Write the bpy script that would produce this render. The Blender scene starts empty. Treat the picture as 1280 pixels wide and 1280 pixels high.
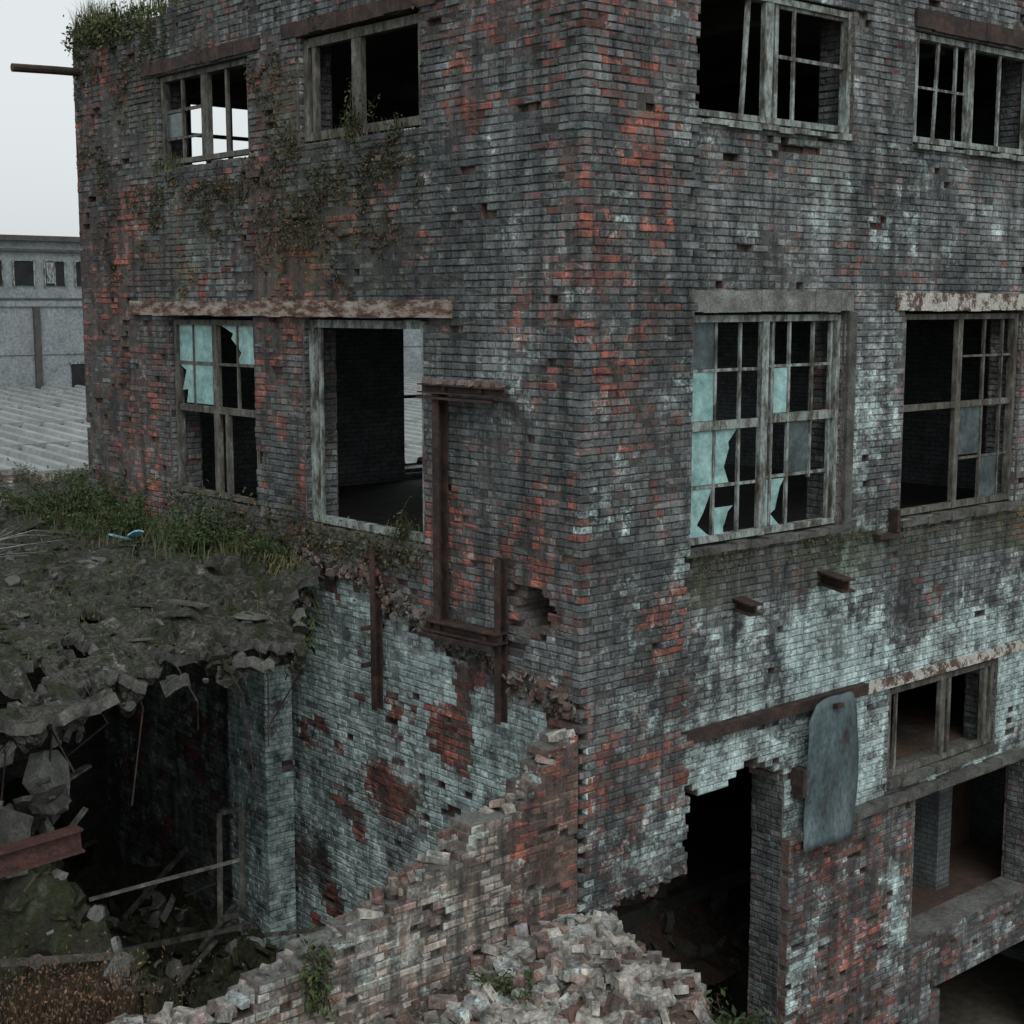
import bpy, math, random
from mathutils import Vector, Matrix, noise
random.seed(7)
RND=random.random
def U(a,b): return a+(b-a)*RND()
def nz(x,y,z=0.0): return noise.noise(Vector((x,y,z)))
def fb(x,y,z=0.0,o=4): return noise.fractal(Vector((x,y,z)),1.0,2.0,o)
def cl(v,a=0.0,b=1.0): return max(a,min(b,v))
def ss(a,b,x):
    t=cl((x-a)/(b-a)); return t*t*(3-2*t)
def band(x,a,b,f): return ss(a-f,a+f,x)*(1-ss(b-f,b+f,x))
def blob(s,z,cs,cz,rs,rz): return math.exp(-((s-cs)/rs)**2-((z-cz)/rz)**2)
scene=bpy.context.scene

# ------------------------------------------------------------ materials
class NT:
    def __init__(s,name):
        s.m=bpy.data.materials.new(name); s.m.use_nodes=True
        s.t=s.m.node_tree; s.t.nodes.clear()
        s.out=s.t.nodes.new('ShaderNodeOutputMaterial')
        s.b=s.t.nodes.new('ShaderNodeBsdfPrincipled')
        s.t.links.new(s.b.outputs[0],s.out.inputs[0])
        s.b.inputs['Specular IOR Level'].default_value=0.25
        s.tc=s.t.nodes.new('ShaderNodeTexCoord').outputs['Object']
    def n(s,k): return s.t.nodes.new(k)
    def put(s,sock,v):
        if v is None: return
        if hasattr(v,'links'): s.t.links.new(v,sock)
        elif isinstance(v,(tuple,list)) and len(v)==3 and sock.type=='RGBA': sock.default_value=(*v,1)
        else: sock.default_value=v
    def noise(s,scale,detail=5,rough=.6,stretch=None,dist=0,off=(0,0,0)):
        n=s.n('ShaderNodeTexNoise'); n.inputs['Scale'].default_value=scale
        n.inputs['Detail'].default_value=detail; n.inputs['Roughness'].default_value=rough
        n.inputs['Distortion'].default_value=dist
        mp=s.n('ShaderNodeMapping'); mp.inputs['Scale'].default_value=stretch or (1,1,1)
        mp.inputs['Location'].default_value=off
        s.t.links.new(s.tc,mp.inputs[0]); s.t.links.new(mp.outputs[0],n.inputs['Vector'])
        return n.outputs['Fac']
    def math(s,op,a,b=None,c=None):
        n=s.n('ShaderNodeMath'); n.operation=op
        s.put(n.inputs[0],a); s.put(n.inputs[1],b)
        if c is not None: s.put(n.inputs[2],c)
        return n.outputs[0]
    def mr(s,v,a,b,c=0,d=1):
        n=s.n('ShaderNodeMapRange'); s.put(n.inputs[0],v)
        for i,q in enumerate((a,b,c,d)): n.inputs[i+1].default_value=q
        return n.outputs[0]
    def mix(s,f,a,b,mode='MIX'):
        n=s.n('ShaderNodeMix'); n.data_type='RGBA'; n.blend_type=mode
        s.put(n.inputs[0],f); s.put(n.inputs[6],a); s.put(n.inputs[7],b)
        return n.outputs[2]
    def attr(s,name):
        n=s.n('ShaderNodeAttribute'); n.attribute_name=name
        return n.outputs['Color'],n.outputs['Alpha']
    def sep(s,c):
        n=s.n('ShaderNodeSeparateColor'); s.t.links.new(c,n.inputs[0]); return n.outputs
    def bump(s,h,strength=.5,dist=.01):
        n=s.n('ShaderNodeBump'); n.inputs['Strength'].default_value=strength
        n.inputs['Distance'].default_value=dist; s.put(n.inputs['Height'],h)
        s.t.links.new(n.outputs[0],s.b.inputs['Normal'])
    def fin(s,col,rough=.9,metal=0):
        s.put(s.b.inputs['Base Color'],col); s.put(s.b.inputs['Roughness'],rough)
        s.b.inputs['Metallic'].default_value=metal
        return s.m

def mat_brickattr(name,mortar=False):
    t=NT(name)
    c,a=t.attr('col'); x,_=t.attr('aux'); sx=t.sep(x)
    n1=t.noise(6,3,.75); n2=t.noise(34,3,.7); n3=t.noise(1.7,4,.75,off=(5,3,1))
    st=t.noise(2.0,3,.72,stretch=(3.0,3.0,.28))
    nn=t.math('ADD',t.math('MULTIPLY',n1,.5),t.math('MULTIPLY',n2,.5))
    if not mortar:
        rm=t.mr(t.math('ADD',a,t.math('MULTIPLY',t.math('SUBTRACT',nn,.5),2.6)),.44,.62)
        red=t.mix(sx[2],(.125,.055,.046),(.40,.140,.102))
        base=t.mix(rm,c,red)
    else:
        base=t.mix(a,t.mix(1.0,c,(.52,.51,.50),'MULTIPLY'),(.13,.095,.083))
    wn=t.math('ADD',t.math('MULTIPLY',n3,.6),t.math('MULTIPLY',nn,.5))
    wm=t.mr(t.math('ADD',sx[0],t.math('MULTIPLY',t.math('SUBTRACT',wn,.55),2.8)),.42,.80)
    if mortar: wm=t.math('MULTIPLY',wm,.5)
    base=t.mix(wm,base,t.mix(n1,(.24,.35,.345),(.60,.72,.70)))
    mn=t.math('ADD',t.math('MULTIPLY',n3,.5),t.math('MULTIPLY',n2,.5))
    mm=t.mr(t.math('ADD',sx[1],t.math('MULTIPLY',t.math('SUBTRACT',mn,.5),2.4)),.46,.8)
    base=t.mix(t.math('MULTIPLY',mm,.8),base,t.mix(n2,(.03,.036,.019),(.105,.11,.05)))
    sf=t.math('MULTIPLY',t.mr(st,.40,.64,.0,.76),t.math('SUBTRACT',1.0,t.math('MULTIPLY',wm,.4)))
    base=t.mix(sf,base,(.040,.044,.046))
    big=t.mr(n3,.34,.62,.62,1.25)
    dk=t.math('MULTIPLY',t.mr(nn,.36,.64,.52,1.45),big)
    base=t.mix(1.0,base,dk,'MULTIPLY')
    t.bump(n2,.9,.012)
    return t.fin(base,.93)

def mat_bricktex(name,c1,c2,mort,dirt=.5,white=0.0,axis='auto'):
    t=NT(name)
    sp=t.n('ShaderNodeSeparateXYZ'); t.t.links.new(t.tc,sp.inputs[0])
    cb=t.n('ShaderNodeCombineXYZ')
    t.t.links.new(t.math('ADD',sp.outputs[0],sp.outputs[1]),cb.inputs[0]); t.t.links.new(sp.outputs[2],cb.inputs[1])
    b=t.n('ShaderNodeTexBrick'); t.t.links.new(cb.outputs[0],b.inputs['Vector'])
    b.inputs['Scale'].default_value=1; b.inputs['Brick Width'].default_value=.225; b.inputs['Row Height'].default_value=.071
    b.inputs['Mortar Size'].default_value=.006; b.inputs['Mortar Smooth'].default_value=.3
    b.inputs['Color1'].default_value=(*c1,1); b.inputs['Color2'].default_value=(*c2,1); b.inputs['Mortar'].default_value=(*mort,1)
    n=t.noise(2.2,4,.75); n2=t.noise(26,3,.7)
    col=t.mix(t.mr(n,.4,.65,0,dirt),b.outputs['Color'],(.05,.047,.043))
    if white: col=t.mix(t.mr(t.noise(1.3,4,.75,off=(3,1,7)),.42,.6,0,white),col,(.4,.43,.41))
    col=t.mix(1.0,col,t.mr(n2,.3,.7,.55,1.3),'MULTIPLY')
    t.bump(t.math('ADD',t.math('MULTIPLY',b.outputs['Fac'],-1.0),n2),.6,.012)
    return t.fin(col,.92)

def mat_simple(name,stops,scale=3,detail=5,rough=.9,metal=0,bump=.5,bd=.01,bs=40,stretch=None,spec=None,var=(.6,1.3)):
    t=NT(name)
    n=t.noise(scale,detail,.72,stretch=stretch)
    r=t.n('ShaderNodeValToRGB'); t.t.links.new(n,r.inputs[0])
    e=r.color_ramp.elements
    e[0].position=stops[0][0]; e[0].color=(*stops[0][1],1)
    e[1].position=stops[-1][0]; e[1].color=(*stops[-1][1],1)
    for p,c in stops[1:-1]:
        q=e.new(p); q.color=(*c,1)
    n2=t.noise(bs,3,.7,stretch=stretch)
    col=t.mix(1.0,r.outputs[0],t.mr(n2,.3,.7,*var),'MULTIPLY')
    t.bump(n2,bump,bd)
    m=t.fin(col,rough,metal)
    if spec is not None: t.b.inputs['Specular IOR Level'].default_value=spec
    return m

def mat_leaf(name,a,b,c):
    t=NT(name)
    x,_=t.attr('aux'); s=t.sep(x)
    col=t.mix(s[0],a,b); col=t.mix(s[1],col,c)
    m=t.fin(col,.75)
    return m

M_BR=mat_brickattr('weathered_brick'); M_MO=mat_brickattr('old_mortar',True)
M_CORE=mat_bricktex('broken_brick_core',(.17,.08,.062),(.17,.14,.125),(.11,.105,.098),.7,.2)
M_INT=mat_bricktex('interior_brick',(.13,.155,.16),(.19,.215,.22),(.07,.078,.08),.55,.0)
M_INT2=mat_bricktex('annex_brick',(.20,.185,.17),(.27,.255,.24),(.09,.085,.08),.65,.35)
M_PLAS=mat_simple('stained_plaster',[(.3,(.16,.155,.14)),(.44,(.08,.06,.05)),(.54,(.13,.085,.065)),(.7,(.06,.056,.05))],1.3,bump=.8,bd=.02)
M_CONC=mat_simple('aged_concrete',[(.3,(.10,.10,.09)),(.5,(.19,.195,.18)),(.7,(.30,.315,.295))],4,bump=.8,bd=.015)
M_CONCD=mat_simple('stained_concrete',[(.3,(.045,.044,.039)),(.5,(.10,.10,.09)),(.7,(.18,.185,.17))],4,bump=.8,bd=.015)
M_CONCW=mat_simple('peeling_whitewashed_concrete',[(.38,(.10,.06,.045)),(.46,(.15,.12,.10)),(.52,(.46,.44,.40)),(.7,(.55,.54,.50))],5,bump=.7)
M_DARKC=mat_simple('dark_ceiling_concrete',[(.3,(.05,.05,.048)),(.7,(.11,.105,.10))],3)
M_RUST=mat_simple('rusty_steel',[(.3,(.020,.018,.018)),(.5,(.048,.034,.030)),(.7,(.11,.062,.048))],6,rough=.75,bs=60)
M_RUST2=mat_simple('rusty_lintel',[(.32,(.05,.035,.03)),(.46,(.13,.075,.055)),(.54,(.28,.24,.20)),(.70,(.42,.39,.35))],6,rough=.85,bs=60,stretch=(.6,.6,2))
M_REDST=mat_simple('red_primer_steel',[(.3,(.045,.03,.028)),(.6,(.095,.046,.04))],5,rough=.7)
M_WOOD=mat_simple('peeling_painted_wood',[(.34,(.055,.05,.043)),(.45,(.13,.13,.115)),(.54,(.26,.30,.285)),(.7,(.40,.46,.44))],9,bs=50,stretch=(1,1,.35))
M_WOODD=mat_simple('grey_weathered_wood',[(.34,(.04,.036,.03)),(.55,(.13,.125,.11)),(.7,(.24,.24,.215))],9,bs=50,stretch=(1,1,.35))
M_GLASS=mat_simple('dirty_glass',[(.35,(.22,.40,.39)),(.7,(.37,.58,.56))],3,rough=.2,bump=.03,bs=8,spec=.4)
M_GLASSD=mat_simple('dark_dirty_glass',[(.35,(.04,.055,.06)),(.7,(.12,.155,.16))],3,rough=.25,bump=.03,bs=8,spec=.4)
M_SHEET=mat_simple('painted_metal_sheet',[(.34,(.045,.036,.032)),(.43,(.07,.095,.10)),(.55,(.10,.145,.155)),(.68,(.17,.215,.225))],2.5,7,rough=.5,bump=.25,bs=25,stretch=(1,1,.5))
M_FELT=mat_simple('mossy_roofing_felt',[(.30,(.012,.015,.008)),(.40,(.028,.035,.015)),(.46,(.028,.028,.024)),(.50,(.070,.068,.062)),(.54,(.024,.029,.014)),(.60,(.055,.054,.048)),(.65,(.15,.147,.138)),(.74,(.20,.195,.185))],1.9,9,bump=1,bd=.03,bs=22,var=(.4,1.7))
M_DIRT=mat_simple('rubble_dirt',[(.3,(.045,.038,.032)),(.5,(.10,.080,.066)),(.6,(.13,.078,.064)),(.72,(.20,.18,.155))],4,bump=1,bd=.03,bs=25)
M_DARKD=mat_simple('mossy_debris',[(.3,(.022,.025,.015)),(.45,(.045,.043,.035)),(.58,(.042,.050,.022)),(.75,(.14,.132,.12))],3,bump=1,bd=.04,bs=18)
M_GRND=mat_simple('earth_ground',[(.3,(.05,.055,.03)),(.5,(.10,.09,.07)),(.7,(.14,.13,.11))],.4,bump=.5,bd=.03,bs=6)
M_WARE=mat_simple('grey_blue_render',[(.3,(.14,.165,.175)),(.45,(.21,.24,.25)),(.6,(.26,.285,.295)),(.7,(.34,.365,.37))],.9,bs=7)
M_CORR=mat_simple('asbestos_roofing',[(.3,(.20,.21,.205)),(.5,(.28,.295,.29)),(.7,(.35,.36,.355))],.3,bs=3,bump=0,var=(.8,1.1))
M_BLACK=mat_simple('dark_window_void',[(.3,(.01,.011,.012)),(.7,(.03,.032,.034))],2)
M_LEAF=mat_leaf('green_leaves',(.02,.036,.014),(.075,.12,.045),(.15,.13,.06))
M_IVY=mat_leaf('wall_moss_growth',(.022,.026,.013),(.075,.086,.04),(.14,.105,.06))
M_GRASS=mat_leaf('wild_grass',(.03,.048,.018),(.085,.13,.05),(.19,.15,.08))
M_DRY=mat_leaf('dead_brush',(.06,.04,.025),(.15,.10,.06),(.25,.15,.09))

# ------------------------------------------------------------ mesh builder
class MB:
    def __init__(s): s.v=[];s.f=[];s.m=[];s.c=[];s.x=[]
    def add(s,vs,fs,mi=0,col=(.2,.2,.2,0),aux=(0,0,0,1)):
        b=len(s.v); s.v.extend(vs)
        for k,f in enumerate(fs):
            s.f.append(tuple(b+i for i in f)); s.m.append(mi if isinstance(mi,int) else mi[k])
        s.c.extend([col]*len(vs)); s.x.extend([aux]*len(vs))
    def obj(s,name,mats,parent=None,smooth=False):
        me=bpy.data.meshes.new(name); me.from_pydata(s.v,[],s.f)
        for m in mats: me.materials.append(m)
        me.polygons.foreach_set('material_index',s.m)
        for nm,arr in (('col',s.c),('aux',s.x)):
            a=me.attributes.new(nm,'FLOAT_COLOR','POINT')
            a.data.foreach_set('color',[q for t in arr for q in t])
        if smooth: me.polygons.foreach_set('use_smooth',[True]*len(s.f))
        me.update()
        o=bpy.data.objects.new(name,me); scene.collection.objects.link(o)
        if parent: o.parent=parent
        return o
BOXF=[(0,1,5,4),(1,2,6,5),(2,3,7,6),(3,0,4,7),(4,5,6,7),(3,2,1,0)]
def empty(name):
    o=bpy.data.objects.new(name,None); scene.collection.objects.link(o); return o
class Wall:
    def __init__(s,O,u,w): s.O=O;s.u=u;s.w=w
    def P(s,a,d,z): return (s.O[0]+a*s.u[0]+d*s.w[0], s.O[1]+a*s.u[1]+d*s.w[1], z)
WL=Wall((0,0),(0,1),(1,0)); WR=Wall((0,0),(1,0),(0,1)); WN=Wall((0,0),(-1,0),(0,1))
def wbox(mb,W,s0,s1,z0,z1,d0,d1,mi=0,j=0.0,lean=0.0,col=(.2,.2,.2,0),aux=(0,0,0,1)):
    vs=[]
    for d in (d0,d1):
        for (a,z) in ((s0,z0),(s1,z0),(s1,z1),(s0,z1)):
            l=lean*(1 if z==z1 else 0)
            vs.append(W.P(a+l+U(-j,j),d+U(-j,j),z+U(-j,j)))
    mb.add(vs,BOXF,mi,col,aux)
def obox(mb,c,ax,ay,az,mi=0,j=0):
    c=Vector(c);ax=Vector(ax);ay=Vector(ay);az=Vector(az);vs=[]
    for k in (-1,1):
        for (i,jj) in ((-1,-1),(1,-1),(1,1),(-1,1)):
            p=c+ax*i+ay*jj+az*k
            vs.append((p.x+U(-j,j),p.y+U(-j,j),p.z+U(-j,j)))
    mb.add(vs,BOXF,mi)
def beam(mb,p,q,w,h,mi=0,up=(0,0,1),j=0):
    p=Vector(p);q=Vector(q);d=q-p;l=d.length;d.normalize()
    sd=d.cross(Vector(up))
    if sd.length<1e-3: sd=Vector((1,0,0))
    sd.normalize(); uu=sd.cross(d)
    obox(mb,(p+q)/2,d*l/2,sd*w/2,uu*h/2,mi,j)
def ibeam(mb,p,q,w,h,t,up=(0,0,1),mi=0,channel=False):
    p=Vector(p);q=Vector(q);d=(q-p).normalized();sd=d.cross(Vector(up)).normalized();uu=sd.cross(d)
    beam(mb,p+uu*(h/2-t/2),q+uu*(h/2-t/2),w,t,mi,up); beam(mb,p-uu*(h/2-t/2),q-uu*(h/2-t/2),w,t,mi,up)
    off=sd*(w/2-t/2) if channel else sd*0
    beam(mb,p+off,q+off,t,h-2*t-.002,mi,up)

CH=.071; JT=.011; SL=.235; HL=.114
def brickwall(name,W,s0,s1,z0,z1,thick,openings,attrf,depthf=None,keepf=None,quoin=None,parent=None,jf=1.0):
    mb=MB()
    for r in range(int(round(z0/CH)),int(round(z1/CH))):
        zc=(r+.5)*CH; za=r*CH; zb=za+CH
        Lb=SL if r%2==0 else HL
        s=s0
        if quoin is not None and (r%2)==quoin: s=s0+.105
        first=True
        while s<s1-.02:
            L=Lb*U(.90,1.07)
            if first and r%4 in (0,3): L*=.6
            first=False
            e=min(s+L,s1)
            if s1-e<.04: e=s1
            ivs=[(s,e)]
            for (a,b,c,d) in openings:
                if c<zc<d:
                    nv=[]
                    for (p,q) in ivs:
                        if q<=a or p>=b: nv.append((p,q))
                        else:
                            if p<a: nv.append((p,a))
                            if q>b: nv.append((b,q))
                    ivs=nv
            for (p,q) in ivs:
                if q-p<.025: continue
                mid=(p+q)/2
                if keepf and not keepf(mid,zc): continue
                col,aux,er,pm=attrf(mid,zc)
                dp=depthf(mid,zc) if depthf else 0
                cn=nz(mid*1.9+W.O[0]*3,zc*2.6,131)*jf
                sp=ss(.50,.62,cn)
                if jf: pm+=.55*sp; er=max(er,.9*ss(.38,.5,cn))
                if quoin is not None and mid<s0+.15: pm*=.1
                miss=RND()<pm
                fl=cl(.011+.012*nz(mid*1.3,zc*1.3,55),.003,.02)
                cd=dp+(fl if not miss else U(.05,.11))
                pc=p
                if quoin is not None and p<s0+.02: pc=s0+.03
                vs=[W.P(a,d,z) for d in (cd,dp+thick) for (a,z) in ((pc,za),(q,za),(q,zb),(pc,zb))]
                mats=[2,2,2,2,2,1 if not miss else 2]
                mb.add(vs,BOXF,mats,col,aux)
                if miss: continue
                d0=dp+random.gauss(0,.003)+.006*nz(mid*1.5,zc*1.5,40)+(abs(random.gauss(0,.022))*er if RND()<er else 0)
                if RND()<.006*jf: d0-=U(.01,.03)
                jz=U(-.003,.003)
                a0=p+JT/2;a1=q-JT/2;b0=za+JT/2+jz;b1=zb-JT/2+jz
                if a1-a0<.015: continue
                ins=.004+.008*er*RND()
                tx=random.gauss(0,.0022);tz=random.gauss(0,.0022)
                fr=[]
                chip=random.randrange(4) if RND()<.2+.4*er else -1
                for k,(a,z,i1,i2) in enumerate(((a0,b0,1,1),(a1,b0,-1,1),(a1,b1,-1,-1),(a0,b1,1,-1))):
                    ii=ins*U(.5,1.8); dd=d0+tx*i1+tz*i2+U(-.001,.001)
                    if k==chip: ii+=U(.006,.024); dd+=U(.003,.015)
                    fr.append(W.P(a+i1*ii,dd,z+i2*min(ii,.018)))
                md=[W.P(a,d0+.009,z) for (a,z) in ((a0,b0),(a1,b0),(a1,b1),(a0,b1))]
                bk=[W.P(a,dp+.11,z) for (a,z) in ((a0,b0),(a1,b0),(a1,b1),(a0,b1))]
                if sp>.2 or er>.8: col=(col[0],col[1],col[2],cl(col[3]+.35*ss(.38,.5,cn)))
                fs=[(0,1,2,3)]+[(i,(i+1)%4,4+(i+1)%4,4+i) for i in range(4)]+[(4+i,4+(i+1)%4,8+(i+1)%4,8+i) for i in range(4)]
                mb.add(fr+md+bk,fs,0,col,aux)
            s=e
    return mb.obj(name,[M_BR,M_MO,M_CORE],parent)

def greyb(v,s,z):
    k=v*random.lognormvariate(0,.18)*math.exp(.6*fb(s*.7+9,z*.7,77))
    w=U(-.012,.012)
    return (k*.93+w*.5,k*1.0+w*.1,k*1.0-w*.3)

# ------------------------------------------------------------ zone functions
LED=[(0,6.33),(.94,6.44),(1.9,6.67),(3.14,7.02),(4.5,7.25),(5.6,7.05),(10.2,7.0)]
def ledz(s):
    for (a,b),(c,d) in zip(LED,LED[1:]):
        if a<=s<=c: return b+(d-b)*(s-a)/(c-a)
    return 7.0
def attrL(s,z):
    n=fb(s*.8,z*.8,3.1); n2=fb(s*2.6,z*2.6,8.2); n3=fb(s*.45,z*.45,11.0); n4=fb(s*1.1+3,z*1.1,23.0)
    ls=ledz(s)+.16*nz(s*3,z*3,2)
    if z>ls:
        red=.18+.34*n+.28*n2+.24*n4
        red+=.34*ss(6.8,9.0,s)*(1-.35*ss(11.9,12.6,z))
        red+=.34*blob(s,z,5.0,10.5,1.4,.7)+.30*blob(s,z,1.6,12.4,1.5,.9)+.26*band(s,4.4,5.6,.25)*band(z,7.6,12.8,.4)
        red+=.30*math.exp(-(s/.13)**2)*ss(-.1,.25,nz(z*1.1,7.7))+.28*blob(s,z,1.2,7.3,1.3,.5)+.2*blob(s,z,.4,6.9,.8,.6)
        red-=.16*blob(s,z,1.3,8.8,1.1,1.4)+.25*blob(s,z,1.2,11.2,1.0,.6)
        white=.06+.24*n3+.24*nz(s*1.7,z*1.7,90)+.38*blob(s,z,.35,6.75,.4,.4)+.28*blob(s,z,1.7,10.7,.7,.5)+.14*blob(s,z,.8,8.8,.8,1.6)
        moss=.20+.28*n3+.48*blob(s,z,4.2,10.7,1.7,1.0)+.38*blob(s,z,5.0,12.3,.8,.9)+.3*blob(s,z,8.3,12.6,1.4,.8)+.35*blob(s,z,3.3,7.35,1.6,.3)+.3*blob(s,z,7,10.5,1.5,.6)
        v=.165
        v*=1-.35*blob(s,z,2.8,11.0,1.0,1.1)
        er=cl(.18+.5*red+.5*blob(s,z,4.6,10.6,1.8,1.0)+.4*ss(7.5,9,s)); pm=.006+.05*max(0,er-.45)
        pm+=.5*blob(s,z,1.15,10.85,.22,.09)
        if z<ls+.25: pm+=.15; er=.8; red+=.25
    else:
        f=fb(s*1.3+5,z*1.3,61)
        red=.24+.45*n+.34*n2+.9*blob(s,z,3.1,4.8,.6,.4)+.45*math.exp(-((z-ls)/.42)**2)+.5*ss(.18,.4,f)
        white=.92+.42*n3+.28*n-.6*math.exp(-((z-ls)/.26)**2)-1.1*blob(s,z,3.1,4.8,.6,.38)-.9*ss(.18,.4,f)
        if s>5.7: white-=.6; red-=.25
        moss=.02+.2*n3+.2*(1-ss(2.4,3.6,z))
        v=.26; er=cl(.25+.4*red); pm=.008+.12*math.exp(-((z-ls)/.25)**2)
    if blob(s,z,.66,7.18,.45,.34)>.5: er=1; pm=.5; red+=.4
    return (*greyb(v,s,z),cl(red+random.gauss(0,.14),0,.95)),(cl(white+random.gauss(0,.08)),cl(moss),cl(.42+.6*n+random.gauss(0,.28)),1),er,pm
def depL(s,z):
    ls=ledz(s)+.16*nz(s*3,z*3,2)
    return 0 if z>ls else .09
def attrR(s,z):
    n=fb(s*.8+20,z*.8,3.1); n2=fb(s*2.6+20,z*2.6,8.2); n3=fb(s*.45+20,z*.45,11.0); n4=fb(s*1.1+33,z*1.1,23.0)
    pier=s<1.45
    red=.13+.30*n+.26*n2+.24*n4; white=.15+.24*n3+.24*nz(s*1.7,z*1.7,95); moss=.22+.25*n3; v=.205; er=.16; pm=.003
    red+=.30*math.exp(-(s/.17)**2)*ss(-.05,.3,nz(z*1.1,7.7))*(1 if z>6 else .3)
    if pier:
        v=.175
        red+=.06+.14*blob(s,z,.6,12.3,.8,.8)+.24*(1-ss(5.6,6.6,z))
        white+=.26*(1-ss(5.2,7.0,z))+.12*ss(6.5,8,z)*(1-ss(9,11,z))
    else:
        red+=-.03+.24*band(z,7.1,7.6,.1)*ss(5.0,6,s)
        moss+=.44*band(z,7.0,7.6,.12)+.16*blob(s,z,3,11.2,2,.5)
        white+=.30*band(s,4.1,4.95,.1)*band(z,7,10,.3)+.18*blob(s,z,5.5,11.0,2,.6)
        white+=.62*(1-ss(6.0,7.2,z))+.45*blob(s,z,3.6,6.6,.9,.7)
        pm+=.5*blob(s,z,2.85,11.55,.4,.09)+.3*blob(s,z,2.7,5.25,.3,.1)
        if z<4.3:
            white-=.56; red+=.42; er=.6; pm=.04; v=.2
            white+=.9*blob(s,z,5.15,3.1,.25,.6)+.45*blob(s,z,3.5,2.8,.6,.7); moss-=.1
    if 4.2<z<4.7 and s<1.6: er=.7
    return (*greyb(v,s+20,z),cl(red+random.gauss(0,.14),0,.95)),(cl(white+random.gauss(0,.08)),cl(moss),cl(.40+.6*n+random.gauss(0,.28)),1),er,pm
def depR(s,z):
    if s<1.45: return 0
    if z<4.3 and s>3.1: return .02
    return .11
def keepR(s,z):
    if s<1.52:
        if z<4.33+.13*(s/1.5)+.10*nz(s*4,z*3,7): return False
    elif s<3.15:
        if z<5.18+.17*math.sin(s*5.5)*.6+.08*nz(s*6,1,7): return False
    return True
TOPN=[(-.2,6.2),(.2,6.1),(.4,5.85),(.73,5.60),(1.19,5.45),(1.72,5.24),(2.22,5.02),(3.01,4.76),(3.37,4.70),(3.73,4.6),(4.1,4.66),(4.5,4.72),(4.9,4.5),(6,4.2),(9,4.0)]
def keepN(s,z):
    for (a,b),(c,d) in zip(TOPN,TOPN[1:]):
        if a<=s<=c: return z<b+(d-b)*(s-a)/(c-a)+.13*nz(s*3,5.5,z*2)
    return False
def attrN(s,z):
    n=fb(s*.9+50,z*.9,3.1); n2=fb(s*2.6+50,z*2.6,8.2)
    red=.24+.42*n+.30*n2; white=.40+.3*n2
    c=random.choice([(.48,.42,.36),(.56,.52,.46),(.44,.33,.27),(.36,.34,.31),(.52,.44,.38)])
    if s<.85: red=.68+.3*n; white=.2+.3*n2; c=(.26,.19,.15)
    k=U(.7,1.15)
    return (c[0]*k,c[1]*k,c[2]*k,cl(red-.1+random.gauss(0,.17),0,.95)),(cl(white),.08,cl(.42+.4*n+random.gauss(0,.28)),1),.8,.04

# ------------------------------------------------------------ main building
B=empty('abandoned_brick_building')
opL=[(5.5,7.68,11.66,12.8),(2.3,4.47,11.7,12.84),(5.5,7.55,7.62,9.84),(2.3,4.47,7.56,9.86)]
def keepL(s,z):
    if z>13.35: return z<13.6+.25*nz(s*1.3,4.4)+ .08*nz(s*6,2)
    if ((s-.66)/.26)**2+((z-7.18)/.19)**2+.5*nz(s*6,z*6,9)<1: return False
    return True
brickwall('west_wall',WL,0,9.94,1.2,14.0,.45,opL,attrL,depL,keepL,quoin=0,parent=B)
opR=[(1.48,3.97,11.72,13.0),(5.06,7.5,11.72,12.94),(1.46,3.95,7.62,9.92),(5.06,7.5,7.58,9.92),
     (1.5,3.13,0,4.9),(5.0,7.28,4.55,5.66),(5.42,8.2,2.45,4.27),(6.15,9,0,1.75)]
brickwall('south_wall',WR,0,11.5,.3,13.7,.45,opR,attrR,depR,keepR,quoin=1,parent=B)
def attrJ(s,z):
    n=fb(s*2+70,z*.8,3.1)
    return (*greyb(.17,s+40,z),cl(.2+.3*n+random.gauss(0,.1),0,.9)),(cl(.15+.3*n),.15,.4,1),.3,.01
for (a,b,c,d) in opR[:6]:
    if d<5: d=5.2
    brickwall('south_reveal',Wall((b-.02,.135 if b!=3.13 else .13),(0,1),(1,0)),0,.41,max(c,.3),d,.08,[],attrJ,parent=B,jf=0)
for (a,b,c,d) in opL:
    brickwall('west_reveal',Wall((.02,b-.02),(1,0),(0,1)),0,.41,c,d,.08,[],attrJ,parent=B,jf=0)
brickwall('south_reveal',Wall((5.40,.05),(0,1),(1,0)),0,.38,2.45,4.27,.08,[],attrJ,parent=B,jf=0)
brickwall('south_reveal',Wall((8.18,.05),(0,1),(1,0)),0,.38,2.45,4.27,.08,[],attrJ,parent=B,jf=0)

mb=MB()
def xb(x0,x1,y0,y1,z0,z1,mi=0): obox(mb,((x0+x1)/2,(y0+y1)/2,(z0+z1)/2),((x1-x0)/2,0,0),(0,(y1-y0)/2,0),(0,0,(z1-z0)/2),mi)
def wallpierced(y0,y1,x0,x1,z0,z1,ops,mi):
    xs=sorted({x0,x1,*[o[0] for o in ops],*[o[1] for o in ops]})
    for a,b in zip(xs,xs[1:]):
        zs=[(o[2],o[3]) for o in ops if o[0]<=a and o[1]>=b]
        zs.sort(); cur=z0
        for (c,d) in zs:
            if c>cur: xb(a,b,y0,y1,cur,c,mi)
            cur=d
        if z1>cur: xb(a,b,y0,y1,cur,z1,mi)
wallpierced(9.55,9.93,.47,11.5,0,13.4,[(1.55,3.0,11.9,12.85),(5.1,7.4,11.8,12.85),(5.22,7.4,7.3,9.75),(8.6,10.8,7.6,9.8)],0)
xb(11.05,11.5,.6,9.5,0,13.4,0)
mb.obj('rear_walls',[M_INT],B)
mb=MB()
xb(.46,11.04,.57,9.54,6.95,7.2,0); xb(.46,11.04,.57,9.54,11.05,11.3,0); xb(.46,11.04,.57,9.54,13.1,13.3,0)
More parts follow.
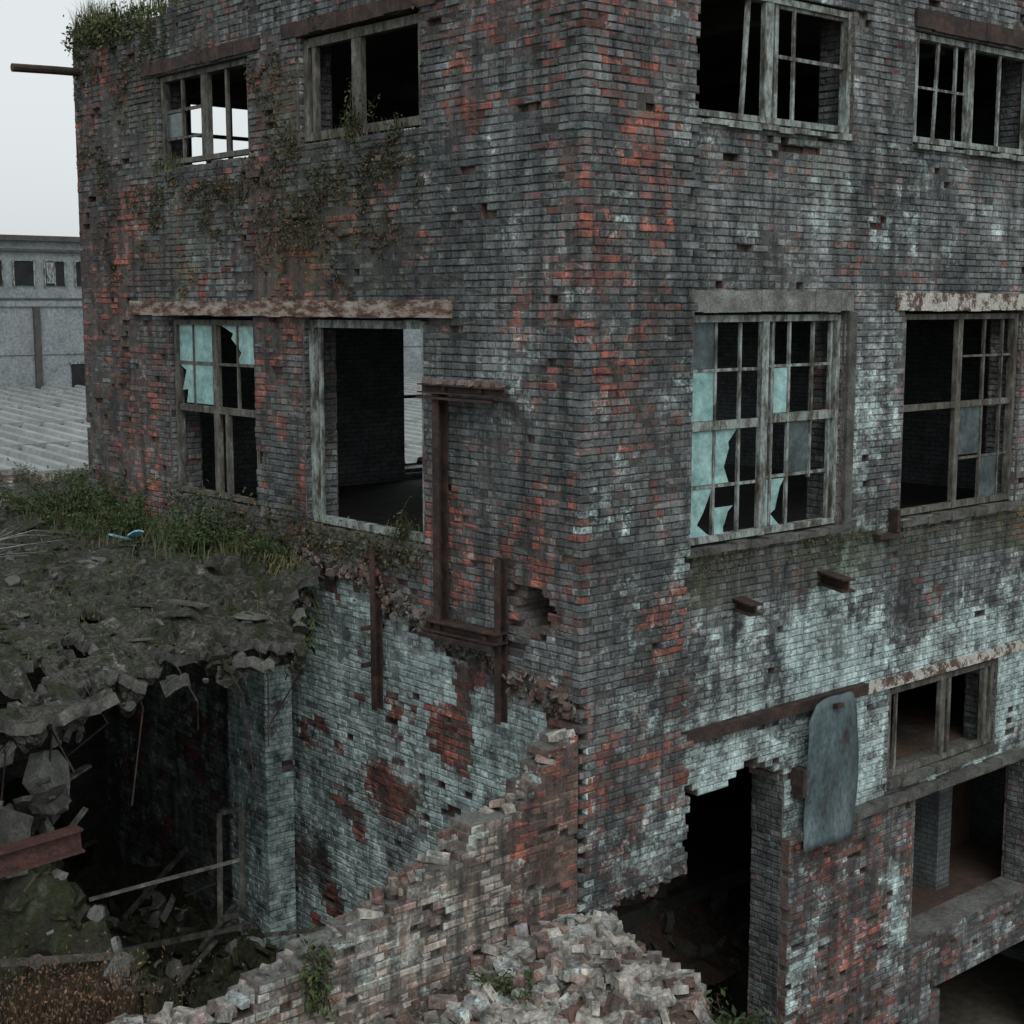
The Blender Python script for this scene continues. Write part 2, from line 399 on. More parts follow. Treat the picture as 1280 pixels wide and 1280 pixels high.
xb(.46,11.04,3.0,9.54,2.2,2.4,0)
for x in (3.2,6.2,9.2):
    xb(x-.12,x+.12,.58,9.53,10.75,11.04,0); xb(x-.12,x+.12,.58,9.53,12.85,13.09,0); xb(x-.12,x+.12,.58,9.53,6.6,6.94,0)
mb.obj('floor_slabs',[M_DARKC],B)
mb=MB()
xb(5.0,9.5,1.75,1.95,1.9,4.5,0); xb(5.0,9.5,.47,1.74,4.42,4.54,0); xb(5.0,9.5,.47,1.74,2.1,2.3,0); xb(7.5,7.8,1.0,1.4,2.3,4.41,1)
mb.obj('ground_floor_partition',[M_PLAS,M_INT],B)
mb=MB()
def lint(W,s0,s1,z0,z1,d0,mi=0,n=14):
    st=(s1-s0)/n
    for i in range(n):
        a=s0+i*st; wbox(mb,W,a,a+st-.001,z0+U(-.012,.006),z1+U(-.012,.008),d0+U(-.008,.006),.34,mi)
lint(WL,1.82,8.45,9.87,10.04,-.045,0,22)
lint(WL,5.2,8.0,12.81,12.96,-.02,1,10); lint(WL,2.05,4.75,12.85,13.0,-.02,1,10)
lint(WR,4.82,8.6,9.93,10.13,.075,2,16); lint(WR,5.0,7.7,12.95,13.15,.07,1,8)
lint(WR,1.38+.08,4.03,9.93,10.14,.075,3,12)
wbox(mb,WR,1.42,4.48,5.70,5.82,.04,.3,1,.004); wbox(mb,WR,4.49,8.4,5.68,5.80,.08,.3,2,.004)
lint(WR,3.25,9.2,4.31,4.40,-.03,4,30)
mb.obj('lintels',[M_RUST2,M_RUST,M_CONCW,M_CONC,M_CONCD],B)
mb=MB()
def sill(W,s0,s1,z,d0,mi,h=.09,n=10):
    st=(s1-s0)/n
    for i in range(n):
        a=s0+i*st; wbox(mb,W,a,a+st-.002,z-h+U(-.01,.01),z+U(-.015,.012),d0+U(-.015,.02),.4,mi)
sill(WR,1.46,3.95,7.64,.05,2,.07); sill(WR,5.06,7.5,7.60,.06,2); sill(WL,2.3,4.47,7.57,-.0,2); sill(WL,5.5,7.55,7.62,.02,2)
sill(WR,1.48,3.97,11.73,.06,1,.05); sill(WR,5.06,7.5,11.73,.06,1,.05); sill(WL,2.3,4.47,11.70,.03,2); sill(WL,5.5,7.7,11.67,.03,2)
sill(WR,5.0,7.28,4.56,.05,2,.09)
mb.obj('window_sills',[M_CONC,M_WOOD,M_CONCD],B)

def window(name,W,s0,s1,z0,z1,d,bars,panes,mat,fw=.07,sh=.0):
    mb=MB()
    wbox(mb,W,s0+.004,s0+fw,z0+.01,z1-.01,d,d+.09,0,.004)
    wbox(mb,W,s1-fw,s1-.004,z0+.01,z1-.01,d,d+.09,0,.004)
    wbox(mb,W,s0+fw+.002,s1-fw-.002,z1-fw,z1-.006,d+.003,d+.088,0,.004)
    wbox(mb,W,s0+fw+.002,s1-fw-.002,z0+.008,z0+fw,d+.003,d+.088,0,.004)
    mx=s1-fw*.6; mn=s0+fw*.6
    for k in bars:
        lean=k[5] if len(k)>5 else 0
        w=k[4]; dd=.02 if w>.05 else .04
        if k[0]=='v': 
            c=k[1]+sh
            if c>mx-.02: continue
            wbox(mb,W,c-w/2,c+w/2,k[2],k[3],d+dd-.01,d+.08-dd*.4,0,.003,lean)
        else: wbox(mb,W,max(mn,k[2]+(sh if k[2]>s0+.1 else 0)),min(mx,k[3]+sh),k[1]-w/2,k[1]+w/2,d+dd-.004,d+.076-dd*.4,0,.003)
    for (a,b,c,e,kd) in panes:
        a=max(mn,a+(sh if a>s0+.12 else 0)); b=min(mx,b+sh)
        if kd in (0,2):
            pts=[(a,c),(b,c),(b,e),(a,e)]
        else:
            m=U(.3,.7)
            pts=[(a,c),(a+(b-a)*U(.5,1),c),(a+(b-a)*U(.3,.5),c+(e-c)*U(.2,.35)),(a+(b-a)*U(.55,.8),c+(e-c)*m),(a+(b-a)*U(.4,.95),c+(e-c)*U(.75,.9)),(b,e),(a,e)]
        dd=d+.045
        vs=[W.P(p[0],dd,p[1]) for p in pts]+[W.P(p[0],dd+.004,p[1]) for p in pts]
        n=len(pts)
        fs=[tuple(range(n)),tuple(range(2*n-1,n-1,-1))]+[(i,(i+1)%n,n+(i+1)%n,n+i) for i in range(n)]
        mb.add(vs,fs,2 if kd==2 else 1)
    return mb.obj(name,[mat,M_GLASS,M_GLASSD],B)
a,b,zl,zh=1.48,3.93,7.66,9.9
window('window_1',WR,a,b,zl,zh,.15,
 [('v',2.56,zl,zh,.10),('h',8.82,a,2.48,.09),('h',8.85,2.62,b,.09),('v',1.83,zl,zh,.028),('v',2.20,zl,zh,.03),('h',9.36,a,2.48,.03),('h',8.22,a,2.48,.03),
  ('v',2.97,zl,zh,.03),('v',3.34,8.2,zh,.03,.02),('h',9.38,2.62,b,.03),('h',8.25,2.62,b,.03),('v',2.70,zl,zh,.04),('v',3.66,zl,zh,.04)],
 [(1.55,1.82,9.38,9.83,2),(1.55,1.82,8.87,9.35,0),(1.55,1.82,8.24,8.77,0),(1.85,2.18,8.24,8.77,1),(1.55,1.82,7.73,8.2,1),(1.86,2.14,7.73,8.0,1),
  (2.70,2.95,8.9,9.36,0),(2.62,2.95,7.74,8.22,1),(2.99,3.32,8.27,8.8,2)],M_WOOD,sh=.15)
a,b,zl,zh=5.08,7.48,7.62,9.9
window('window_2',WR,a,b,zl,zh,.17,[('v',6.10,zl,zh,.10),('h',8.84,a,b,.07),('v',6.65,zl,zh,.028),('v',7.05,zl,zh,.028),('h',8.2,6.2,b,.028),('h',9.4,6.2,b,.028)],
 [(6.67,7.03,7.66,8.18,2),(6.2,6.63,8.24,8.8,2)],M_WOODD,sh=.15)
a,b,zl,zh=1.5,3.95,11.75,12.98
window('window_3',WR,a,b,zl,zh,.14,[('v',2.52,zl,zh,.12),('v',2.16,zl,zh,.04,.08),('v',2.94,zl,zh,.035),('h',12.42,2.62,3.8,.035),('v',2.66,zl,zh,.05),('h',12.9,2.62,3.78,.05)],[],M_WOOD,sh=.12)
a,b,zl,zh=5.08,7.48,11.75,12.92
window('window_4',WR,a,b,zl,zh,.14,[('v',6.08,zl,zh,.12),('v',5.41,zl,zh,.03,.05),('v',5.81,zl,zh,.035),('h',12.35,a,6.0,.03),('v',6.71,zl,zh,.03)],[],M_WOOD,sh=.12)
a,b,zl,zh=5.54,7.64,11.7,12.78
window('window_5',WL,a,b,zl,zh,.07,[('v',6.48,zl,zh,.16),('v',7.05,zl,zh,.035),('v',6.0,zl,zh,.05),('h',12.35,6.5,b,.035),('h',12.02,6.5,b,.03)],[(7.08,7.5,12.04,12.32,2)],M_WOODD,sh=.12)
a,b,zl,zh=2.32,4.45,11.74,12.82
window('window_6',WL,a,b,zl,zh,.07,[('v',3.38,zl,zh,.17),('v',4.16,zl,zh,.06)],[],M_WOODD,fw=.10,sh=.10)
a,b,zl,zh=5.53,7.52,7.64,9.82
window('window_7',WL,a,b,zl,zh,.08,[('v',6.40,zl,zh,.10),('h',8.72,a,b,.08),('h',9.28,a,b,.035),('v',6.95,8.7,zh,.03),('v',5.90,8.7,zh,.03),('v',6.15,zl,8.7,.06)],
 [(6.93,7.40,9.3,9.76,0),(6.48,6.93,9.3,9.76,0),(6.48,6.93,8.78,9.26,0),(5.62,6.32,9.3,9.76,1),(6.97,7.40,8.78,9.26,1)],M_WOODD,sh=.14)
a,b,zl,zh=2.33,4.45,7.58,9.84
window('window_8',WL,a,b,zl,zh,.08,[('v',4.24,zl,zh,.05)],[],M_WOOD,fw=.09,sh=.05)
a,b,zl,zh=5.02,7.26,4.57,5.64
window('window_9',WR,a,b,zl,zh,.15,[('v',6.02,zl,zh,.10),('v',6.16,zl,zh,.06),('v',6.95,zl,zh,.08),('v',5.10,zl,zh,.03)],[],M_WOODD,sh=.14)
mb=MB()
for (x0,x1,z0,z1) in ((1.55,3.0,11.9,12.85),(5.1,7.4,11.8,12.85),(5.22,7.4,7.3,9.75)):
    for x in (x0+.03,(x0+x1)/2,x1-.03,x0+(x1-x0)*.25): xb(x-.025,x+.025,9.7,9.76,z0,z1)
    for z in (z0+.03,(z0+z1)/2,z1-.03): xb(x0,x1,9.702,9.758,z-.025,z+.025)
mb.obj('rear_window_frames',[M_WOODD],B)
mb=MB(); wbox(mb,WR,3.97,4.11,7.6,9.92,.07,.2,0,.006); mb.obj('jamb_board',[M_CONCD],B)
mb=MB()
ibeam(mb,(2.35,.3,7.02),(2.22,-.2,7.0),.16,.12,.02,mi=0); ibeam(mb,(3.75,.3,7.12),(3.52,-.35,7.10),.16,.14,.02,mi=0)
beam(mb,(4.75,.3,7.46),(4.73,.0,7.46),.35,.05); beam(mb,(4.88,.3,7.62),(4.86,-.02,7.62),.05,.25)
mb.obj('steel_beam_stubs',[M_RUST],B)
def tube(mb,pts,r,n=8,mi=0):
    rings=[]
    for i,p in enumerate(pts):
        p=Vector(p); d=(Vector(pts[min(i+1,len(pts)-1)])-Vector(pts[max(i-1,0)])).normalized()
        a=d.cross(Vector((0,0,1)));
        if a.length<.05: a=d.cross(Vector((1,0,0)))
        a.normalize(); b=a.cross(d); rr=r if not isinstance(r,(list,tuple)) else r[i]
        rings.append([tuple(p+a*math.cos(t*2*math.pi/n)*rr+b*math.sin(t*2*math.pi/n)*rr) for t in range(n)])
    vs=[v for q in rings for v in q]
    fs=[(i*n+k,i*n+(k+1)%n,(i+1)*n+(k+1)%n,(i+1)*n+k) for i in range(len(pts)-1) for k in range(n)]
    fs+= [tuple(range(n)),tuple(range(len(vs)-1,len(vs)-n-1,-1))]
    mb.add(vs,fs,mi)
mb=MB(); tube(mb,[(.4,9.75,13.08),(-.3,9.78,13.07),(-.9,9.8,13.05)],.055,10); mb.obj('drain_pipe',[M_RUST],B)
G=empty('rusty_steel_bracket')
mb=MB()
ibeam(mb,(-.10,1.9,6.80),(-.10,1.9,9.16),.10,.12,.016,up=(1,0,0),channel=True)
ibeam(mb,(-.14,2.12,9.19),(-.14,.88,9.19),.14,.09,.014); beam(mb,(-.16,2.15,9.10),(-.16,1.0,9.10),.08,.025)
ibeam(mb,(-.13,2.10,6.83),(-.13,.94,6.86),.16,.11,.016)
beam(mb,(-.26,2.05,6.75),(-.26,.95,6.77),.04,.04)
ibeam(mb,(-.09,1.0,6.02),(-.09,1.0,7.62),.08,.10,.014,up=(1,0,0),channel=True)
ibeam(mb,(-.05,3.07,5.72),(-.05,3.07,7.45),.08,.10,.014,up=(1,0,0),channel=True)
for (y,z) in ((1.75,9.2),(1.2,9.2),(2.0,6.84),(1.15,6.84),(3.15,6.6),(3.15,6.2)): beam(mb,(.1,y,z),(-.18,y,z),.045,.045)
mb.obj('steel_members',[M_RUST],G)
mb=MB()
for _ in range(14): 
    y=U(.9,2.1); obox(mb,(-.14+U(-.05,.05),y,9.26),(U(.02,.06),0,0),(0,U(.02,.06),0),(0,0,.025),0,.012)
mb.obj('brick_crumbs',[M_CORE],G)
mb=MB()
nx,nzz=10,16
for i in range(nx+1):
    for k in range(nzz+1):
        s=i/nx; t=k/nzz
        z0=4.18+.03*math.sin(s*5); zt=5.62+.24*math.sqrt(max(0,1-(2*s-1)**4))
        x=3.27+.88*s+ .02*math.sin(t*3)
        y=-.06-.06*math.sin(s*math.pi)+.02*math.sin(t*5+s*2)+.02*nz(s*4,t*4,1)
        mb.v.append((x,y,z0+(zt-z0)*t)); mb.c.append((.2,.2,.2,1)); mb.x.append((0,0,0,1))
for i in range(nx):
    for k in range(nzz):
        a=i*(nzz+1)+k; mb.f.append((a,a+nzz+1,a+nzz+2,a+1)); mb.m.append(0)
o=mb.obj('metal_sheet',[M_SHEET],None,True)
md=o.modifiers.new('s','SOLIDIFY'); md.thickness=.012
mb=MB(); beam(mb,(3.72,.3,5.72),(3.66,-.2,5.76),.1,.05); beam(mb,(3.3,.25,4.95),(3.3,-.05,4.95),.12,.3); mb.obj('sheet_hook',[M_RUST],B)

# ------------------------------------------------------------ annex ruin
A=empty('collapsed_brick_annex')
brickwall('front_wall',WN,.01,9,1.2,6.5,.30,[],attrN,None,keepN,parent=A)
WP=Wall((-.38,4.8),(0,1),(1,0)); WPs=Wall((-.38,4.8),(1,0),(0,1))
def attrP(s,z):
    c,x,e,p=attrL(5.2,z); n=fb(s*2,z*2,70)
    return (c[0],c[1],c[2],cl(c[3]-.15)),(cl(.85+.4*n),x[1]*.3,x[2],1),.3,.005
kp=lambda s,z: z<5.85+.15*nz(s*5,z*4,3)
brickwall('pilaster_face',WP,0,.85,1.2,6.1,.36,[],attrP,None,kp,quoin=0,parent=A)
brickwall('pilaster_side',WPs,0.0,.37,1.2,6.1,.2,[],attrP,None,kp,quoin=1,parent=A)
EDGE=[(-20,1.0),(-8,1.3),(-4.6,1.8),(-3.4,2.1),(-2.4,2.1),(-1.6,2.35),(-.02,4.7),(.01,9.96),(20,10.0)]
def edgey(x):
    for (a,b),(c,d) in zip(EDGE,EDGE[1:]):
        if a<=x<=c: return b+(d-b)*(x-a)/(c-a)
    return 10
def slabz(x,y):
    e=y-edgey(x)
    f=fb(x*.9,y*.9,14)
    return 7.10+.06*fb(x*.7,y*.7,4)+.03*nz(x*3,y*3)+.05*ss(.0,.04,f)+.05*ss(.3,.33,fb(x*1.4,y*1.1,19))+.04*ss(.1,.12,fb(x*2.2,y*1.6,29))+.03*ss(.15,.2,nz(x*5,y*4,6))-.36*math.exp(-max(0,e)/.9)*(1 if x<0 else 0)*ss(0,1.2,-x)+.1*ss(8,12,y)
mb=MB(); st=.08; idx={}
def vv(i,k):
    if (i,k) not in idx:
        x=-9+i*st;y=.6+k*st
        x2=x+.05*nz(x*5,y*5,1);y2=y+.05*nz(x*5,y*5,9)
        if x2>-.03 and y<9.9: x2=-.02
        idx[(i,k)]=len(mb.v); mb.v.append((x2,y2,slabz(x,y)));mb.c.append((0,0,0,1));mb.x.append((0,0,0,1))
    return idx[(i,k)]
for i in range(int(14.5/st)):
    for k in range(int(12.6/st)):
        x=-9+(i+.5)*st;y=.6+(k+.5)*st
        ed=y-edgey(x)
        if ed<.75*fb(x*1.6,y*1.6,5)+.3*nz(x*7,y*7,3): continue
        if ed<1.6 and nz(x*2.1,y*2.1,71)>.42: continue
        if x>-.04 and y<10.05: continue
        mb.f.append((vv(i,k),vv(i+1,k),vv(i+1,k+1),vv(i,k+1)));mb.m.append(0)
o=mb.obj('roof_slab',[M_FELT,M_CONCD],A); md=o.modifiers.new('s','SOLIDIFY'); md.thickness=.10;md.offset=-1; md.material_offset=1;md.material_offset_rim=1
mb=MB()
def plate(mb,c,sx,sy,th,rot,mi=0,n=7):
    M=Matrix.Translation(c)@(rot if isinstance(rot,Matrix) else Matrix.Rotation(rot,4,'Z'))
    pts=[]
    for k in range(n):
        a=2*math.pi*k/n+U(-.35,.35); pts.append((math.cos(a)*sx*U(.5,1.15),math.sin(a)*sy*U(.5,1.15)))
    vs=[tuple(M@Vector((x,y,th/2))) for x,y in pts]+[tuple(M@Vector((x*1.04,y*1.04,-th/2))) for x,y in pts]
    fs=[tuple(range(n)),tuple(range(2*n-1,n-1,-1))]+[(i,n+i,n+(i+1)%n,(i+1)%n) for i in range(n)]
    mb.add(vs,fs,mi)
def rot(a,b,c): return Matrix.Rotation(c,4,'Z')@Matrix.Rotation(b,4,'Y')@Matrix.Rotation(a,4,'X')
def chunk(mb,c,r,mi=0,flat=.6):
    n1=7; c=Vector(c); R=rot(U(0,6),U(0,6),U(0,6))
    vs=[]
    for k in range(n1): a=2*math.pi*k/n1; vs.append((math.cos(a)*U(.7,1.1),math.sin(a)*U(.7,1.1),U(.25,.5)*flat))
    for k in range(n1): a=2*math.pi*k/n1; vs.append((math.cos(a)*U(.7,1.15),math.sin(a)*U(.7,1.15),-U(.25,.5)*flat))
    vs=[tuple(c+(R@Vector(v))*r) for v in vs]
    mb.add(vs,[tuple(range(n1)),tuple(range(2*n1-1,n1-1,-1))]+[(i,n1+i,n1+(i+1)%n1,(i+1)%n1) for i in range(n1)],mi)
for _ in range(150):
    x=U(-7.5,-.3);y=U(edgey(x)+.5,11)
    plate(mb,(x,y,slabz(x,y)+U(.0,.03)),U(.05,.32),U(.04,.22),U(.008,.02),rot(U(-.12,.12),U(-.12,.12),U(0,6)),0 if RND()<.75 else 1)
for _ in range(2400):
    x=U(-7.8,-.15);y=edgey(x)+.2+U(0,1)**1.6*8.5
    if fb(x*.8,y*.8,88)<-.05: continue
    chunk(mb,(x,y,slabz(x,y)+.004),U(.01,.07)*U(.3,1),0 if RND()<.65 else 1)
for _ in range(900):
    x=U(-7.8,-.1);y=edgey(x)+.75*fb(x*1.6,edgey(x)*1.6,5)+U(-.08,.25)
    chunk(mb,(x,y,slabz(x,y)-U(.05,.3)),U(.02,.13)*U(.25,1),0 if RND()<.65 else 1)
mb.obj('loose_roof_rubble',[M_FELT,M_CONCD],A)
mb=MB()
for _ in range(560):
    s=U(.05,4.7); chunk(mb,(U(-.04,.06),s,ledz(s)+random.gauss(0,.08)),U(.02,.08)*U(.4,1),random.choice((0,0,1)))
for _ in range(160):
    x=U(.02,1.5); chunk(mb,(x,U(.0,.3),4.33+.13*(x/1.5)+random.gauss(0,.05)),U(.02,.07),random.choice((0,1)))
mb.obj('broken_ledge',[M_CORE,M_CONCD],A)
mb=MB()
xb(-9,5.5,12.8,13.2,0,7.0,0); xb(5.1,5.5,10.2,12.8,0,7.0,0)
xb(-7.2,-6.85,2.5,12.7,1.0,6.9,0)
mb.obj('annex_walls',[M_INT2],A)
brickwall('parapet',Wall((-9,12.75),(1,0),(0,1)),0,14.4,7.0,7.7,.3,[],attrN,None,lambda s,z: z<7.42+.14*nz(s*1.5,3),parent=A)
mb=MB()
for y in (5.6,7.6,9.8): ibeam(mb,(-7,y,6.68),(-.1,y,6.72),.14,.24,.02)
ibeam(mb,(-8,2.75,6.45),(-3.0,2.75,6.52),.10,.16,.02)
for k in range(14):
    x=-7+k*.46; y=edgey(x)+.1
    tube(mb,[(x,y,6.8),(x+.1,y-U(0,.2),6.5),(x+U(-.3,.3),y-U(-.3,.3),6.1+U(-.5,.3))],.008,5)
mb.obj('steel_joists',[M_RUST],A)

def field(name,x0,x1,y0,y1,st,h,mat,par=None):
    mb=MB(); nx=int((x1-x0)/st); ny=int((y1-y0)/st)
    for i in range(nx+1):
        for k in range(ny+1):
            x=x0+i*st;y=y0+k*st; mb.v.append((x,y,h(x,y)));mb.c.append((0,0,0,1));mb.x.append((0,0,0,1))
    for i in range(nx):
        for k in range(ny):
            a=i*(ny+1)+k; mb.f.append((a,a+ny+1,a+ny+2,a+1));mb.m.append(0)
    return mb.obj(name,[mat],par)
def hdeb(x,y):
    h=2.3+.5*fb(x*.8,y*.8,2,5)+.22*fb(x*4,y*4,2)
    h+=3.1*blob(x,y,-4.1,2.9,.75,1.0)+1.2*blob(x,y,-3.4,1.6,1.1,.8)+1.1*blob(x,y,-2.9,6,1.4,2)+2.2*blob(x,y,-6.3,3,1.2,3)
    return h
field('debris_heap',-8.9,-.02,.33,12.7,.09,hdeb,M_DARKD)
mb=MB()
for _ in range(3600):
    x=U(-7.5,-.3);y=U(.5,8); chunk(mb,(x,y,hdeb(x,y)+.02),U(.02,.24)*U(.15,1),0 if RND()<.80 else 1)
mb.obj('debris_chunks',[M_DARKD,M_CONC])
mb=MB()
plate(mb,(-3.78,2.9,5.75),.26,.30,.16,rot(1.2,.3,.5),0,8); plate(mb,(-4.35,2.6,5.45),.30,.42,.12,rot(1.3,.2,.2),1,8)
for _ in range(16): chunk(mb,(U(-4.5,-3.6),U(2.6,3.0),U(5.3,6.3)),U(.06,.2),random.choice((0,1,1)))
tube(mb,[(-3.7,2.9,6.9),(-3.75,2.88,6.3),(-3.78,2.9,5.9)],.01,5,2); tube(mb,[(-4.2,2.6,6.9),(-4.3,2.55,6.3),(-4.35,2.6,5.8)],.01,5,2)
mb.obj('hanging_concrete_slab',[M_CONC,M_CONCD,M_RUST])
mb=MB(); ibeam(mb,(-8,1.45,5.55),(-4.15,1.5,5.72),.14,.20,.02); mb.obj('fallen_steel_beam',[M_REDST])
mb=MB()
P0=Vector((-.95,4.45,3.2));P1=Vector((-.75,4.75,4.35))
for off in (Vector((0,0,0)),Vector((-.28,.0,.0))): beam(mb,P0+off,P1+off,.06,.05)
beam(mb,P0+Vector((0,0,.05)),P0+Vector((-.28,0,.05)),.06,.05); beam(mb,P1,P1+Vector((-.28,0,0)),.06,.05)
mb.obj('wooden_frame',[M_WOODD])
mb=MB()
for _ in range(90):
    x=U(-6,-.6);y=U(.9,7);L=U(.4,1.7);a=U(0,6);z=hdeb(x,y)+.15
    beam(mb,(x,y,z),(x+L*math.cos(a),y+L*math.sin(a),z+U(-.2,.7)),U(.02,.08),U(.015,.05))
mb.obj('timber_debris',[M_WOODD])
mb=MB()
for (x,y) in ((-2.4,7.5),(-2.9,7.0),(-3.4,6.2),(-1.0,9.5)):
    for _ in range(4):
        a=U(-.5,.8);L=U(.6,1.3); z=slabz(x,y)+.05
        tube(mb,[(x,y,z),(x+L*.5*math.cos(a),y+L*.5*math.sin(a),z+U(.02,.12)),(x+L*math.cos(a+.2),y+L*math.sin(a+.2),z+U(0,.08))],[.013,.009,.004],5)
mb.obj('fallen_branches',[M_CONC])
mb=MB(); plate(mb,(-1.25,6.5,7.3),.24,.07,.02,rot(.2,.3,.4)); plate(mb,(-1.1,6.4,7.34),.12,.07,.02,rot(.5,.3,2)); 
M_BLUE=mat_simple('blue_plastic',[(.3,(.12,.3,.38)),(.7,(.25,.5,.6))],5,rough=.5); mb.obj('plastic_scrap',[M_BLUE])

def hrub(x,y):
    h=4.22+.14*fb(x*1.5,y*1.5,6)+.06*nz(x*6,y*6)
    h-=.16*max(0,-y-.2)+.12*max(0,-x-1.0)
    h-=1.3*max(0,x-.05-.25*nz(y*1.5,2)) + .9*max(0,-x-3.0)+.9*max(0,-y-3.2)
    if y>0: h-=1.5*y
    h+=.15*blob(x,y,-.6,-.4,.8,.5)
    return max(h,-.2)
field('rubble_mound',-8,4.5,-9,2.0,.10,hrub,M_DIRT)
mb=MB()
def loosebrick(mb,x,y,z,sc=1,tones=None):
    L,Wd,H=.115*sc*(U(.5,.8) if RND()<.22 else U(.92,1.02)),.055*sc,.033*sc
    R=rot(U(-.3,.3),U(-.35,.35),U(0,6.28)) if RND()<.78 else rot(U(0,6),U(0,6),U(0,6))
    c=Vector((x,y,z)); vs=[]
    for k in (-1,1):
        for (i,j) in ((-1,-1),(1,-1),(1,1),(-1,1)):
            vs.append(tuple(c+R@Vector((i*L+U(-.008,.008),j*Wd+U(-.005,.005),k*H+U(-.004,.004)))))
    t=random.choice(tones or [(.46,.43,.38),(.40,.37,.33),(.34,.27,.23),(.36,.36,.34),(.52,.50,.45),(.27,.17,.14),(.44,.41,.37)])
    k=U(.55,1.1)
    mb.add(vs,BOXF,0,(t[0]*k,t[1]*k,t[2]*k,cl(random.gauss(.10,.14),0,.9)),(cl(random.gauss(.24,.18)),.1,RND()*.7,1))
n=0
while n<950:
    x=U(-3.2,.9);y=-abs(random.gauss(0,1.6))+U(-.1,.2)
    if y>.2 or y<-4.5: continue
    d=fb(x*.9,y*.9,31)+.35*blob(x,y,-.4,-1.2,1.2,1.4)
    if d<.08 and RND()<.93: continue
    loosebrick(mb,x,y,hrub(x,y)+U(-.02,.08),U(1.0,1.2)); n+=1
for _ in range(110):
    x=-U(.1,4.8)
    top=[b+(d-b)*(-x-a)/(c-a) for (a,b),(c,d) in zip(TOPN,TOPN[1:]) if a<=-x<=c][0]
    loosebrick(mb,x,U(.05,.25),top+U(-.03,.02),U(.7,1))
mb.obj('rubble_pile',[M_BR])
mb=MB()
for _ in range(4200):
    x=U(-3.8,1.0);y=-abs(random.gauss(0,1.7))+.2
    chunk(mb,(x,y,hrub(x,y)+.005),U(.008,.04)*U(.5,1),0 if RND()<.6 else 1)
mb.obj('rubble_crumbs',[M_DIRT,M_CONC])
def hint(x,y): return 1.6+.25*fb(x,y,9)+2.6*blob(x,y,4.2,4.6,1.6,1.3)+.9*blob(x,y,1.5,2.5,1.2,1)
field('interior_rubble',.5,11,2.0,9.5,.15,hint,M_DIRT,None)
mb=MB()
for _ in range(300):
    x=U(.6,6);y=U(2.1,6); chunk(mb,(x,y,hint(x,y)+.02),U(.04,.2))
mb.obj('interior_debris',[M_CONCD])
mb=MB()
for k in range(9):
    x=U(3,4.6);y=U(3.4,4.6);z=hint(x,y)+.1;pts=[]
    R=U(.3,.7)
    for q in range(12): pts.append((x+R*math.cos(q*.45+k),y+R*.6*math.sin(q*.45+k),z+.15*math.sin(q*.8+k)+.1))
    tube(mb,pts,.014,5)
mb.obj('tangled_cable',[M_CONC])

# ------------------------------------------------------------ distant buildings, ground
H=empty('distant_warehouse')
mb=MB(); xb(-30,70,60,75,0,13.0,0); xb(-30,70,59.9,60.0,9.9,10.2,0); xb(-30,70,59.94,60.0,7.6,7.75,0)
mb.obj('walls',[M_WARE],H)
mb=MB(); xb(-30,70,59.7,75.2,13.0,13.25,0); xb(-30,70,59.8,59.99,12.5,12.62,0); xb(-30,70,59.86,59.99,10.21,10.3,0)
for x in range(0,17): xb(-27.05+x*6,-26.75+x*6,59.78,59.995,0,9.85,0)
mb.obj('cornice',[M_DARKC],H)
mb=MB(); xx=-29.5; k=0
while xx<69:
    xb(xx,xx+.95,59.93,59.99,10.9,12.05,0); xb(xx-.07,xx,59.88,59.99,10.85,12.1,1); xb(xx+.95,xx+1.02,59.88,59.99,10.85,12.1,1)
    xb(xx,xx+.95,59.88,59.92,12.05,12.1,1)
    if k%2: xb(xx+.45,xx+.5,59.9,59.925,10.9,12.05,1); xb(xx+.05,xx+.43,59.90,59.925,11,12,1)
    k+=1; xx+=1.55
for x in range(0,16): xb(-25.2+x*6,-23.2+x*6,59.93,59.99,6.0,7.1,0); xb(-25.3+x*6,-23.1+x*6,59.88,59.99,7.1,7.2,1)
mb.obj('windows',[M_BLACK,M_WOOD],H)
S=empty('corrugated_roof_shed')
mb=MB(); ys=[31,38,45,52,59.6]
PR=[(0,0),(.30,0),(.36,.17),(.50,.19),(.64,.17),(.70,0)]
ct=0
for q in range(90):
    for (dx,dz) in PR:
        x=-15+q*.85+dx
        for j,y in enumerate(ys):
            mb.v.append((x,y,4.62+(y-31)*.045+dz));mb.c.append((0,0,0,1));mb.x.append((0,0,0,1))
        ct+=1
for i in range(ct-1):
    for j in range(4):
        a=i*5+j; mb.f.append((a,a+5,a+6,a+1));mb.m.append(0)
mb.obj('roof',[M_CORR],S)
mb=MB()
for y in (34,40,46,52,57): xb(-15,60,y-.05,y+.05,4.70+(y-31)*.045,4.84+(y-31)*.045,0)
mb.obj('sheet_laps',[M_WARE],S)
mb=MB(); xb(-15,60,31.2,59.5,0,4.5,0); mb.obj('shed_walls',[M_WARE],S)
mb=MB(); xb(-400,400,-400,400,-1,0,0); mb.obj('ground',[M_GRND])

